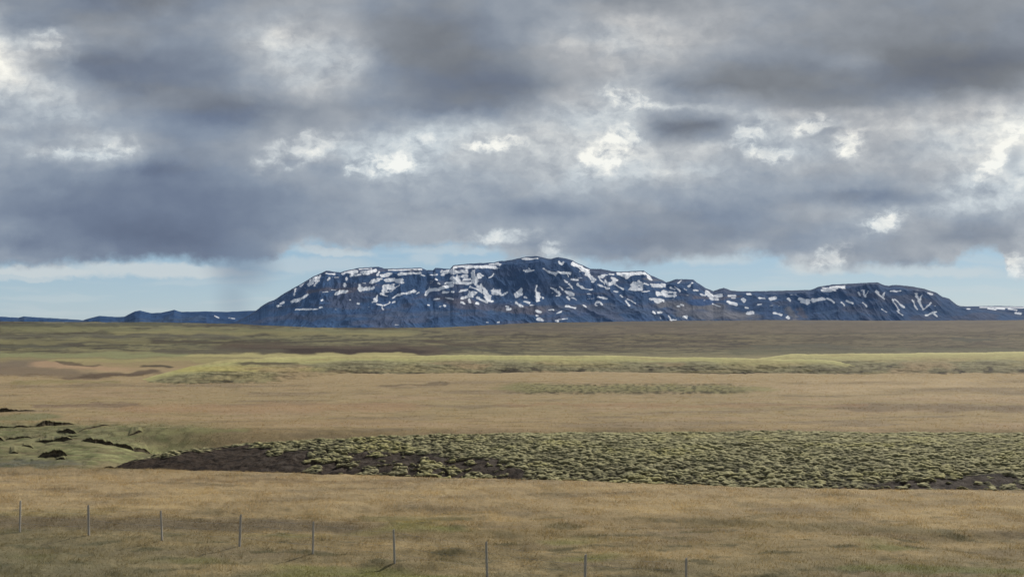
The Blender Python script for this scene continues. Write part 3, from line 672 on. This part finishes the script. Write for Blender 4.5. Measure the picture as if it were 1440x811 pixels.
# ------------------------------------------------------------------ wire fence
def build_fence():
    root = bpy.data.objects.new('wire_fence', None); COL.objects.link(root)
    root['label'] = 'low wire fence with thin weathered pale posts crossing the near dry grass'
    root['category'] = 'fence'
    m, nt = new_mat('weathered_wood')
    pos = N(nt, 'ShaderNodeTexCoord').outputs['Object']
    mp = N(nt, 'ShaderNodeMapping', inp={0: pos, 3: (30, 30, 3)})
    nz = N(nt, 'ShaderNodeTexNoise', inp={'Vector': mp.outputs[0], 'Scale': 1.5, 'Detail': 5}).outputs[0]
    cr = N(nt, 'ShaderNodeValToRGB', inp={0: nz})
    cr.color_ramp.elements[0].position = .3; cr.color_ramp.elements[0].color = (.27, .245, .205, 1)
    cr.color_ramp.elements[1].position = .7; cr.color_ramp.elements[1].color = (.44, .41, .36, 1)
    bs = N(nt, 'ShaderNodeBsdfPrincipled', inp={'Base Color': cr.outputs[0], 'Roughness': .9})
    nt.links.new(bs.outputs[0], N(nt, 'ShaderNodeOutputMaterial').inputs[0])
    mw, nw = new_mat('galvanised_wire')
    b2 = N(nw, 'ShaderNodeBsdfPrincipled', inp={'Base Color': (.3, .3, .3, 1), 'Roughness': .5, 'Metallic': .6})
    nw.links.new(b2.outputs[0], N(nw, 'ShaderNodeOutputMaterial').inputs[0])
    feet = []
    for x, yb in [(-72, 741), (28, 747), (125, 753), (228, 760), (337, 768), (440, 778), (555, 789), (685, 803), (822, 819), (965, 836)]:
        d = EYE * F / (yb - HZ); feet.append(((x - 720) / F * d, d))
    root.location = (feet[4][0], feet[4][1], 0)
    fx = np.array([f[0] for f in feet]); fy = np.array([f[1] for f in feet])
    fz = ground_height(fx, fy)
    hs = [1.0, 1.02, .98, .95, .98, .96, .97, .99, .98, 1.0]
    tops = []
    for i in range(len(feet)):
        n = 10; vs = []; fs = []
        r0 = .030 + .006 * random.random(); lx, ly = random.uniform(-.04, .04), random.uniform(-.05, .05)
        lv = [(-.3, 1.05), (0, 1.03), (.3, 1.0), (.6, .96), (.85, .93), (.975, .9), (1.0, .72)]
        ph = random.random() * 6
        for (q, k) in lv:
            for a in range(n):
                th = 2 * math.pi * a / n
                rr = r0 * k * (1 + .09 * math.sin(2 * th + ph) + .05 * math.sin(5 * th + ph * 3 + q * 4))
                z = hs[i] * q + (.018 * math.cos(th) if q > .95 else 0)
                vs.append((rr * math.cos(th) + lx * q, rr * math.sin(th) + ly * q, z))
        for l in range(len(lv) - 1):
            for a in range(n):
                b = (a + 1) % n
                fs.append((l * n + a, l * n + b, (l + 1) * n + b, (l + 1) * n + a))
        fs.append(tuple(range((len(lv) - 1) * n, len(lv) * n)))
        me = bpy.data.meshes.new('post'); me.from_pydata(vs, [], fs); me.materials.append(m); me.update()
        o = bpy.data.objects.new('post', me); COL.objects.link(o); o.parent = root
        o.location = (fx[i] - root.location.x, fy[i] - root.location.y, fz[i])
        tops.append((o.location.copy(), lx, ly, hs[i]))
    for q in (.30, .52, .72, .92):
        vs = []; fs = []; r = .0022; path = []
        for i in range(len(tops) - 1):
            (a, lx, ly, h), (b, mx_, my_, g) = tops[i], tops[i + 1]
            for s in range(8):
                t = s / 8
                x = (a.x + lx * q) * (1 - t) + (b.x + mx_ * q) * t; y = (a.y + ly * q - .042) * (1 - t) + (b.y + my_ * q - .042) * t
                z = (a.z + h * q) * (1 - t) + (b.z + g * q) * t - .03 * 4 * t * (1 - t)
                path.append((x, y, z))
        for (x, y, z) in path:
            for a in range(4):
                vs.append((x, y + r * math.cos(a * math.pi / 2), z + r * math.sin(a * math.pi / 2)))
        for l in range(len(path) - 1):
            for a in range(4):
                b = (a + 1) % 4
                fs.append((l * 4 + a, l * 4 + b, l * 4 + 4 + b, l * 4 + 4 + a))
        me = bpy.data.meshes.new('wire'); me.from_pydata(vs, [], fs); me.materials.append(mw); me.update()
        o = bpy.data.objects.new('wire', me); COL.objects.link(o); o.parent = root

# ------------------------------------------------------------------ sky
SUN_EL, SUN_AZ = 35.0, 40.0     # degrees; azimuth to the right of the view

GRID_X = list(range(0, 1441, 80))
GRID = {
 0:   [140,135,122,125,140,150,150,140,138,148,148,138,145,150,148,140,138,138,142],
 30:  [160,135,138,140,152,162,155,135,132,145,156,166,162,158,145,140,135,135,140],
 60:  [180,165,140,140,152,176,165,132,130,145,166,176,170,155,142,135,130,132,135],
 90:  [205,150,125,128,140,170,175,135,128,135,155,165,158,140,138,142,125,122,125],
 120: [190,168,140,128,135,162,162,140,128,128,152,165,138,132,132,135,128,125,140],
 150: [160,165,155,140,125,138,145,138,130,138,175,182,165,158,140,138,150,160,180],
 180: [165,160,155,145,140,155,152,165,178,175,178,180,140,165,180,170,180,185,208],
 210: [160,172,178,140,148,168,182,188,185,175,185,190,165,168,172,175,168,192,210],
 240: [150,145,140,125,140,155,152,172,162,165,178,190,180,165,160,162,162,182,195],
 270: [140,130,128,125,130,138,150,160,160,155,165,168,160,153,150,145,152,180,182],
 300: [132,125,122,125,128,138,145,152,152,145,145,145,138,140,150,158,162,168,168],
 330: [140,132,122,117,125,142,154,156,158,162,152,145,138,140,145,152,150,145,150],
 360: [148,136,126,122,124,150,168,168,165,160,150,146,145,150,152,150,152,155,170],
 390: [165,160,140,126,126,165,180,175,170,165,160,160,160,160,165,165,165,170,190]}
# local light and dark lumps: cx, cy, rx, ry, turn, change in brightness, softness
LUMPS = [
 (5, 90, 45, 42, -20, 45, .8), (75, 62, 38, 26, 25, 26, .6), (55, 88, 30, 22, 0, -14, .8), (95, 150, 70, 36, 20, 20, .7), (30, 190, 40, 10, 0, -16, .8), (85, 205, 55, 14, 0, -20, .8),
 (120, 216, 85, 13, -2, 26, .5), (165, 205, 30, 18, 0, 14, .6), (130, 100, 70, 34, 20, -14, .9), (190, 140, 120, 40, 15, -8, .9), (205, 236, 50, 14, 0, -16, .9),
 (395, 65, 70, 45, 15, 20, .9), (440, 125, 40, 22, 20, 16, .9), (330, 165, 130, 26, 6, -12, .9), (425, 208, 62, 24, -12, 34, .6), (375, 236, 34, 14, 0, 22, .6), (415, 225, 30, 11, 10, -18, .7),
 (500, 90, 26, 24, 0, 20, .9), (535, 240, 70, 20, -6, 22, .7), (540, 232, 56, 17, -3, 62, .35), (575, 200, 70, 14, -4, 26, .8), (590, 196, 22, 9, 0, 26, .6), (695, 203, 46, 12, -4, 58, .4), (690, 180, 80, 16, 0, 14, .9),
 (600, 60, 110, 60, 0, -10, .9), (690, 120, 130, 40, 0, -12, .9), (795, 58, 34, 28, 0, 14, .9), (890, 45, 60, 24, 0, 12, .9), (870, 80, 30, 22, 0, 10, .9),
 (885, 140, 40, 15, 16, 54, .5), (920, 150, 70, 6, 4, 26, .7), (860, 215, 46, 26, -25, 62, .5), (845, 195, 70, 50, 0, 14, .9), (875, 190, 30, 16, 10, 34, .5), (835, 218, 24, 10, -30, 30, .5), (850, 240, 20, 18, 0, 26, .7), (890, 262, 60, 18, 0, -14, .9),
 (955, 178, 80, 26, 0, -30, .8), (1010, 172, 40, 12, -8, -14, .8), (985, 152, 60, 7, 4, 26, .7), (1100, 160, 140, 9, -2, 26, .8), (1250, 158, 120, 12, -3, 18, .8),
 (1055, 188, 34, 17, -25, 52, .5), (1000, 206, 40, 12, 0, 22, .7), (1140, 176, 34, 14, -25, 58, .5), (1170, 186, 50, 7, -15, -26, .6), (1080, 217, 32, 14, 5, 60, .45), (1195, 200, 26, 22, -50, 52, .5), (1192, 214, 14, 10, 0, 30, .6), (1240, 205, 40, 20, 0, -16, .9),
 (1405, 175, 40, 42, 30, 34, .7), (1400, 225, 14, 44, 38, 52, .45), (1430, 195, 14, 34, 25, 40, .5), (1325, 210, 16, 10, 30, 26, .7), (1425, 218, 16, 26, 20, -30, .6), (1360, 290, 70, 12, -6, 22, .8), (1435, 270, 26, 22, 0, 16, .9),
 (1060, 110, 150, 34, 0, -12, .9), (1320, 95, 170, 34, -4, -16, .9), (1190, 140, 120, 20, -2, -8, .9), (1195, 85, 40, 16, 0, 14, .9),
 (1243, 312, 36, 16, -18, 70, .55), (1240, 318, 70, 22, 0, 20, .9), (1230, 278, 110, 12, 0, -20, .9), (1160, 300, 120, 14, -3, 8, .9), (1370, 325, 80, 26, 0, -12, .9),
 (715, 333, 60, 12, -3, 36, .6), (690, 340, 40, 8, 0, 16, .8), (770, 356, 26, 16, -30, 48, .6), (740, 345, 60, 8, 0, -16, .9), (420, 345, 40, 10, -10, 28, .8), (880, 340, 110, 20, 0, -14, .9), (760, 290, 70, 16, 0, -14, .9),
 (155, 350, 26, 18, 30, 14, .7), (210, 330, 120, 26, 0, -8, .9), (10, 315, 34, 24, 0, 16, .9), (75, 272, 36, 8, -10, 12, .9), (30, 340, 60, 14, 0, -14, .9), (30, 374, 46, 9, 0, -14, .7),
 (1170, 362, 32, 20, -30, 58, .6), (1130, 366, 24, 16, 0, 44, .7), (1200, 350, 36, 12, -10, -10, .9), (1270, 372, 50, 10, 0, -12, .8), (1340, 352, 50, 12, 0, 22, .8), (1425, 372, 24, 22, -40, 52, .4), (1440, 335, 20, 18, 0, 30, .7),
 (1045, 350, 40, 14, 0, 26, .8), (930, 356, 40, 12, 0, 14, .9), (1000, 360, 30, 8, 0, 16, .9)]
BASE = [(0, 372), (60, 370), (110, 365), (160, 366), (200, 362), (250, 362), (300, 366), (360, 368), (395, 355), (425, 342), (450, 345), (500, 350), (560, 346), (620, 345),
        (665, 346), (700, 354), (745, 366), (800, 362), (850, 368), (910, 370), (960, 362), (1000, 364), (1060, 356), (1110, 370), (1150, 376), (1200, 374), (1260, 372),
        (1320, 368), (1370, 352), (1400, 350), (1420, 385), (1440, 392)]

def build_world():
    w = bpy.data.worlds.new('World'); scene.world = w; w.use_nodes = True
    nt = w.node_tree; nt.nodes.clear()
    tc = N(nt, 'ShaderNodeTexCoord').outputs['Generated']
    sp = N(nt, 'ShaderNodeSeparateXYZ', inp={0: tc})
    yy = math_n(nt, 'MAXIMUM', math_n(nt, 'ABSOLUTE', sp.outputs[1]), .12)
    u = math_n(nt, 'MULTIPLY_ADD', math_n(nt, 'DIVIDE', sp.outputs[0], yy), F, 720.0)
    v = math_n(nt, 'MULTIPLY_ADD', math_n(nt, 'DIVIDE', sp.outputs[2], yy), -F, HZ)
    P = N(nt, 'ShaderNodeCombineXYZ', inp={0: u, 1: v}).outputs[0]
    def warp(src, scale, detail, amt, off, sx=1.0, sy=1.0, rough=.5):
        mp = N(nt, 'ShaderNodeMapping', inp={0: src, 1: off, 3: (scale * sx, scale * sy, 1)})
        nz = N(nt, 'ShaderNodeTexNoise', noise_dimensions='2D', inp={'Vector': mp.outputs[0], 'Scale': 1.0, 'Detail': detail, 'Roughness': rough})
        c = N(nt, 'ShaderNodeVectorMath', operation='SUBTRACT', inp={0: nz.outputs['Color'], 1: (.5, .5, .5)})
        s = N(nt, 'ShaderNodeVectorMath', operation='MULTIPLY', inp={0: c.outputs[0], 1: amt})
        return N(nt, 'ShaderNodeVectorMath', operation='ADD', inp={0: src, 1: s.outputs[0]}).outputs[0], nz.outputs[0]
    W1, _ = warp(P, .011, 2, (32, 18, 0), (3.1, 7.7, 0), .8, 1.4)
    W2, _ = warp(W1, .030, 5, (34, 24, 0), (1.3, 2.2, 0), .9, 1.2, .55)
    sw = N(nt, 'ShaderNodeSeparateXYZ', inp={0: W2})
    # broad brightness of the cloud deck: one curve per height, blended
    t = math_n(nt, 'MULTIPLY', sw.outputs[0], 1 / 1440.0, clamp=True)
    vv = math_n(nt, 'MULTIPLY', sw.outputs[1], 1 / 390.0, clamp=True)
    def curve(src, pts, vec=False):
        n = nt.nodes.new('ShaderNodeFloatCurve'); nt.links.new(src, n.inputs['Value'])
        cv = n.mapping.curves[0]
        cv.points[0].location = pts[0]; cv.points[1].location = pts[-1]
        for p in pts[1:-1]: cv.points.new(*p)
        if vec:
            for q in cv.points: q.handle_type = 'VECTOR'
        n.mapping.update()
        return n.outputs[0]
    acc = None
    rows = sorted(GRID)
    for i, y in enumerate(rows):
        c = curve(t, [(x / 1440, (GRID[y][k] * 1.26 - 39) / 255) for k, x in enumerate(GRID_X)])
        pts = []
        if i > 0:
            if i > 1: pts.append((0, 0))
            pts.append((rows[i - 1] / 390, 0))
        pts.append((y / 390, 1))
        if i < len(rows) - 1:
            pts.append((rows[i + 1] / 390, 0))
            if i < len(rows) - 2: pts.append((1, 0))
        wgt = curve(vv, pts, True)
        acc = math_n(nt, 'MULTIPLY', c, wgt) if acc is None else math_n(nt, 'MULTIPLY_ADD', c, wgt, acc)
    # local noise for the lumps' edges and the texture of the deck
    W3, _ = warp(P, .03, 5, (24, 17, 0), (9.3, 4.2, 0), 1, 1.25, .62)
    mpn = N(nt, 'ShaderNodeMapping', inp={0: W3, 3: (.022, .036, 1)})
    nf = N(nt, 'ShaderNodeTexNoise', noise_dimensions='2D', inp={'Vector': mpn.outputs[0], 'Scale': 1.0, 'Detail': 4, 'Roughness': .48}).outputs[0]
    mpe = N(nt, 'ShaderNodeMapping', inp={0: W3, 1: (3, 9, 0), 3: (.038, .058, 1)})
    ne = N(nt, 'ShaderNodeTexNoise', noise_dimensions='2D', inp={'Vector': mpe.outputs[0], 'Scale': 1.0, 'Detail': 6, 'Roughness': .6}).outputs[0]
    edge = math_n(nt, 'MULTIPLY_ADD', ne, 3.0, -.5)
    tone = math_n(nt, 'MULTIPLY_ADD', nf, 2.2, -.1)
    for (cx, cy, rx, ry, rot, amp, soft) in LUMPS:
        k = 1.45
        mp = N(nt, 'ShaderNodeMapping', vector_type='TEXTURE', inp={0: W3, 1: (cx, cy, 0), 2: (0, 0, R(rot)), 3: (rx * k, ry * k, 1)})
        g = N(nt, 'ShaderNodeTexGradient', gradient_type='SPHERICAL', inp={0: mp.outputs[0]}).outputs['Fac']
        g2 = math_n(nt, 'MULTIPLY', g, edge) if soft < .7 else g
        mr = N(nt, 'ShaderNodeMapRange', interpolation_type='SMOOTHSTEP', inp={0: g2, 1: max(.02, .24 - soft * .25), 2: .72 + soft * .42, 3: 0.0, 4: amp * (.68 if amp > 0 else 1.0) / 255})
        if soft < .7 and amp > 0: acc = math_n(nt, 'MULTIPLY_ADD', mr.outputs[0], tone, acc)
        else: acc = math_n(nt, 'ADD', acc, mr.outputs[0])
    # fine texture, stronger in the light parts
    tex = math_n(nt, 'SUBTRACT', nf, .5)
    gain = N(nt, 'ShaderNodeMapRange', inp={0: acc, 1: .48, 2: .80, 3: .05, 4: .22}).outputs[0]
    lum = math_n(nt, 'MULTIPLY_ADD', tex, gain, acc)
    mpl = N(nt, 'ShaderNodeMapping', inp={0: P, 1: (5, 1, 0), 3: (.006, .016, 1)})
    nl = N(nt, 'ShaderNodeTexNoise', noise_dimensions='2D', inp={'Vector': mpl.outputs[0], 'Scale': 1.0, 'Detail': 5, 'Roughness': .5})
    lum = math_n(nt, 'ADD', lum, math_n(nt, 'MULTIPLY_ADD', nl.outputs[0], .05, -.012))
    g3 = N(nt, 'ShaderNodeMapRange', inp={0: acc, 1: .58, 2: .80, 3: .0, 4: .38}).outputs[0]
    lum = math_n(nt, 'ADD', lum, math_n(nt, 'MULTIPLY', math_n(nt, 'SUBTRACT', ne, .5), g3))
    def ramp(src, stops):
        n = N(nt, 'ShaderNodeValToRGB', inp={0: src}); e = n.color_ramp.elements
        for i, (p, c) in enumerate(stops):
            el = e[i] if i < 2 else e.new(p)
        for i, (p, c) in enumerate(stops):
            e[i].position = p; e[i].color = tuple(lin(c)) + (1,)
        return n.outputs[0]
    cold = ramp(lum, [(.38, (94, 106, 128)), (.47, (111, 124, 146)), (.55, (132, 145, 163)), (.66, (163, 173, 184)), (.78, (198, 207, 213)), (1.0, (244, 246, 242))])
    warm = ramp(lum, [(.38, (104, 109, 118)), (.47, (121, 126, 133)), (.55, (141, 147, 155)), (.66, (169, 173, 178)), (.78, (200, 201, 201)), (1.0, (252, 250, 240))])
    hf = N(nt, 'ShaderNodeMapRange', inp={0: nl.outputs[0], 1: .38, 2: .62, 3: 0.0, 4: .5}).outputs[0]
    right = N(nt, 'ShaderNodeMapRange', interpolation_type='SMOOTHSTEP', inp={0: u, 1: 300.0, 2: 1300.0, 3: 0.0, 4: .4}).outputs[0]
    hf = math_n(nt, 'ADD', hf, right)
    lowb = N(nt, 'ShaderNodeMapRange', interpolation_type='SMOOTHSTEP', inp={0: v, 1: 60.0, 2: 300.0, 3: .35, 4: -.45}).outputs[0]
    hf = math_n(nt, 'ADD', hf, lowb, clamp=True)
    cloud = N(nt, 'ShaderNodeMix', data_type='RGBA', inp={0: hf, 6: cold, 7: warm}).outputs[2]
    # clear strip below the deck: physical sky, brought to the pale blue of the haze
    sky = N(nt, 'ShaderNodeTexSky', sky_type='NISHITA', sun_disc=False, sun_elevation=R(SUN_EL), sun_rotation=R(SUN_AZ), altitude=400, air_density=1.0, dust_density=.6)
    skys = N(nt, 'ShaderNodeVectorMath', operation='MULTIPLY', inp={0: sky.outputs[0], 1: (.07, .075, .085)}).outputs[0]
    sv = math_n(nt, 'MULTIPLY', math_n(nt, 'SUBTRACT', v, 340.0), 1 / 110.0, clamp=True)
    pale = ramp(sv, [(0.0, (150, 184, 209)), (.35, (160, 189, 210)), (.7, (172, 197, 212)), (1.0, (184, 202, 211))])
    strip = N(nt, 'ShaderNodeMix', data_type='RGBA', inp={0: .18, 6: pale, 7: skys}).outputs[2]
    # thin streaks of cloud in the strip
    mps = N(nt, 'ShaderNodeMapping', inp={0: W1, 3: (.006, .06, 1)})
    ns = N(nt, 'ShaderNodeTexNoise', noise_dimensions='2D', inp={'Vector': mps.outputs[0], 'Scale': 1.0, 'Detail': 5, 'Roughness': .5}).outputs[0]
    st = N(nt, 'ShaderNodeMapRange', interpolation_type='SMOOTHSTEP', inp={0: ns, 1: .48, 2: .72, 3: 0.0, 4: .22}).outputs[0]
    def lump(cx, cy, rx, ry, rot, a, lo=.05, hi=.6, src=W3):
        mp = N(nt, 'ShaderNodeMapping', vector_type='TEXTURE', inp={0: src, 1: (cx, cy, 0), 2: (0, 0, R(rot)), 3: (rx, ry, 1)})
        g = N(nt, 'ShaderNodeTexGradient', gradient_type='SPHERICAL', inp={0: mp.outputs[0]}).outputs['Fac']
        return N(nt, 'ShaderNodeMapRange', interpolation_type='SMOOTHSTEP', inp={0: g, 1: lo, 2: hi, 3: 0.0, 4: a}).outputs[0]
    for a in [(60, 382, 140, 13, 0, .75), (220, 380, 190, 15, 2, .7), (40, 390, 90, 8, 0, .5), (470, 354, 80, 10, 4, .6), (598, 362, 34, 12, 0, .35), (640, 352, 120, 9, 0, .4), (780, 368, 60, 14, 0, .6),
              (1000, 362, 90, 14, 0, .5), (1150, 372, 70, 22, 0, .8), (1290, 380, 180, 14, 2, .5), (440, 372, 120, 16, 0, .35)]:
        st = math_n(nt, 'MAXIMUM', st, lump(*a))
    strip = N(nt, 'ShaderNodeMix', data_type='RGBA', inp={0: st, 6: strip, 7: tuple(lin((207, 213, 214))) + (1,)}).outputs[2]
    # lower edge of the deck
    W4, _ = warp(P, .022, 5, (46, 30, 0), (2.3, 8.2, 0), 1, 1.2, .6)
    s4 = N(nt, 'ShaderNodeSeparateXYZ', inp={0: W4})
    t4 = math_n(nt, 'MULTIPLY', s4.outputs[0], 1 / 1440.0, clamp=True)
    bl = curve(t4, [(x / 1440, (y - 300) / 100) for x, y in BASE])
    bl = math_n(nt, 'MULTIPLY_ADD', bl, 100.0, 300.0)
    dd = math_n(nt, 'SUBTRACT', s4.outputs[1], bl)
    cm = N(nt, 'ShaderNodeMapRange', interpolation_type='SMOOTHSTEP', inp={0: dd, 1: -9.0, 2: 9.0, 3: 1.0, 4: 0.0}).outputs[0]
    allc = N(nt, 'ShaderNodeMix', data_type='RGBA', inp={0: cm, 6: strip, 7: cloud}).outputs[2]
    # rain falling from the deck left of the mountain
    W5, _ = warp(P, .012, 3, (16, 10, 0), (7, 3, 0))
    rn = lump(340, 372, 68, 52, 0, .62, 0, .9, src=W5)
    rn = math_n(nt, 'MAXIMUM', rn, lump(328, 420, 40, 60, 4, .30, 0, 1, src=W5))
    allc = N(nt, 'ShaderNodeMix', data_type='RGBA', inp={0: rn, 6: allc, 7: tuple(lin((120, 136, 158))) + (1,)}).outputs[2]
    bg = N(nt, 'ShaderNodeBackground', inp={0: allc, 1: 1.0})
    nt.links.new(bg.outputs[0], N(nt, 'ShaderNodeOutputWorld').inputs[0])
    w.cycles.sampling_method = 'MANUAL'; w.cycles.sample_map_resolution = 256

# ------------------------------------------------------------------ light, camera, run
build_world()
sd = bpy.data.lights.new('sun', 'SUN'); sd.energy = 3.9; sd.angle = R(2.0); sd.color = (1.0, .955, .88)
so = bpy.data.objects.new('sun', sd); COL.objects.link(so)
e, a = R(SUN_EL), R(SUN_AZ)
from mathutils import Vector
so.rotation_euler = Vector((math.sin(a) * math.cos(e), math.cos(a) * math.cos(e), math.sin(e))).to_track_quat('Z', 'Y').to_euler()

cd = bpy.data.cameras.new('camera'); cd.sensor_width = 36; cd.lens = 36 * F / 1440
cd.shift_y = (HZ - 405.5) / 1440; cd.clip_start = .1; cd.clip_end = 60000
co = bpy.data.objects.new('camera', cd); COL.objects.link(co)
co.location = (0, 0, EYE); co.rotation_euler = (R(90), 0, 0); scene.camera = co

build_ground()
build_mound()
build_banks()
build_ridge([(120, 541), (165, 540), (280, 543), (400, 541), (440, 535), (480, 528), (660, 526), (950, 526), (1090, 526)],
            [(120, 526), (165, 522), (240, 514), (330, 505), (420, 501), (540, 500), (680, 499), (860, 500.5), (960, 502.5), (1090, 505)], 1.2, 130, 1330, 101, 'grassy_ridge', (166, 160, 108), 200)
build_ridge([(980, 524), (1150, 527), (1300, 531), (1440, 531), (1800, 531)],
            [(980, 506), (1040, 502), (1120, 498), (1250, 497), (1440, 494.5), (1800, 494)], 1.3, 930, 1790, 107, 'grassy_rise', (164, 156, 107), 190)
mm = build_mountain()
build_hills('distant_hills', [(-500, 441), (-120, 444), (0, 445), (26, 446.5), (33, 444.7), (60, 446.5), (80, 447.5), (105, 449), (117, 450), (125, 447.5), (140, 444), (165, 445.5),
    (175, 445), (190, 437.5), (197, 436.5), (212, 440), (227, 439.5), (245, 435.5), (255, 438.5), (290, 437.5), (318, 438.5), (345, 437), (380, 436), (430, 440)],
    7600, 1400, mm, 121, [(.5, 302, 444, 308, 447), (.25, 322, 447, 330, 448)])
build_hills('far_ridge', [(1280, 440), (1330, 431), (1350, 430.5), (1375, 430.5), (1405, 430), (1440, 431), (1520, 429), (1700, 434), (1900, 441)],
    8300, 900, mm, 131, [(1, 1358, 434, 1366, 434), (1.3, 1390, 434, 1400, 435), (1.3, 1402, 433, 1412, 434), (1.0, 1428, 440, 1436, 441), (.6, 1378, 432, 1440, 432.5), (.8, 1418, 434, 1430, 436)])
build_grass()
build_fence()
scene.view_settings.view_transform = 'Standard'; scene.view_settings.look = 'None'
scene.cycles.use_adaptive_sampling = True; scene.cycles.adaptive_threshold = .02; scene.cycles.adaptive_min_samples = 12
scene.cycles.max_bounces = 3; scene.cycles.diffuse_bounces = 2
scene.view_settings.exposure = 0; scene.view_settings.gamma = 1
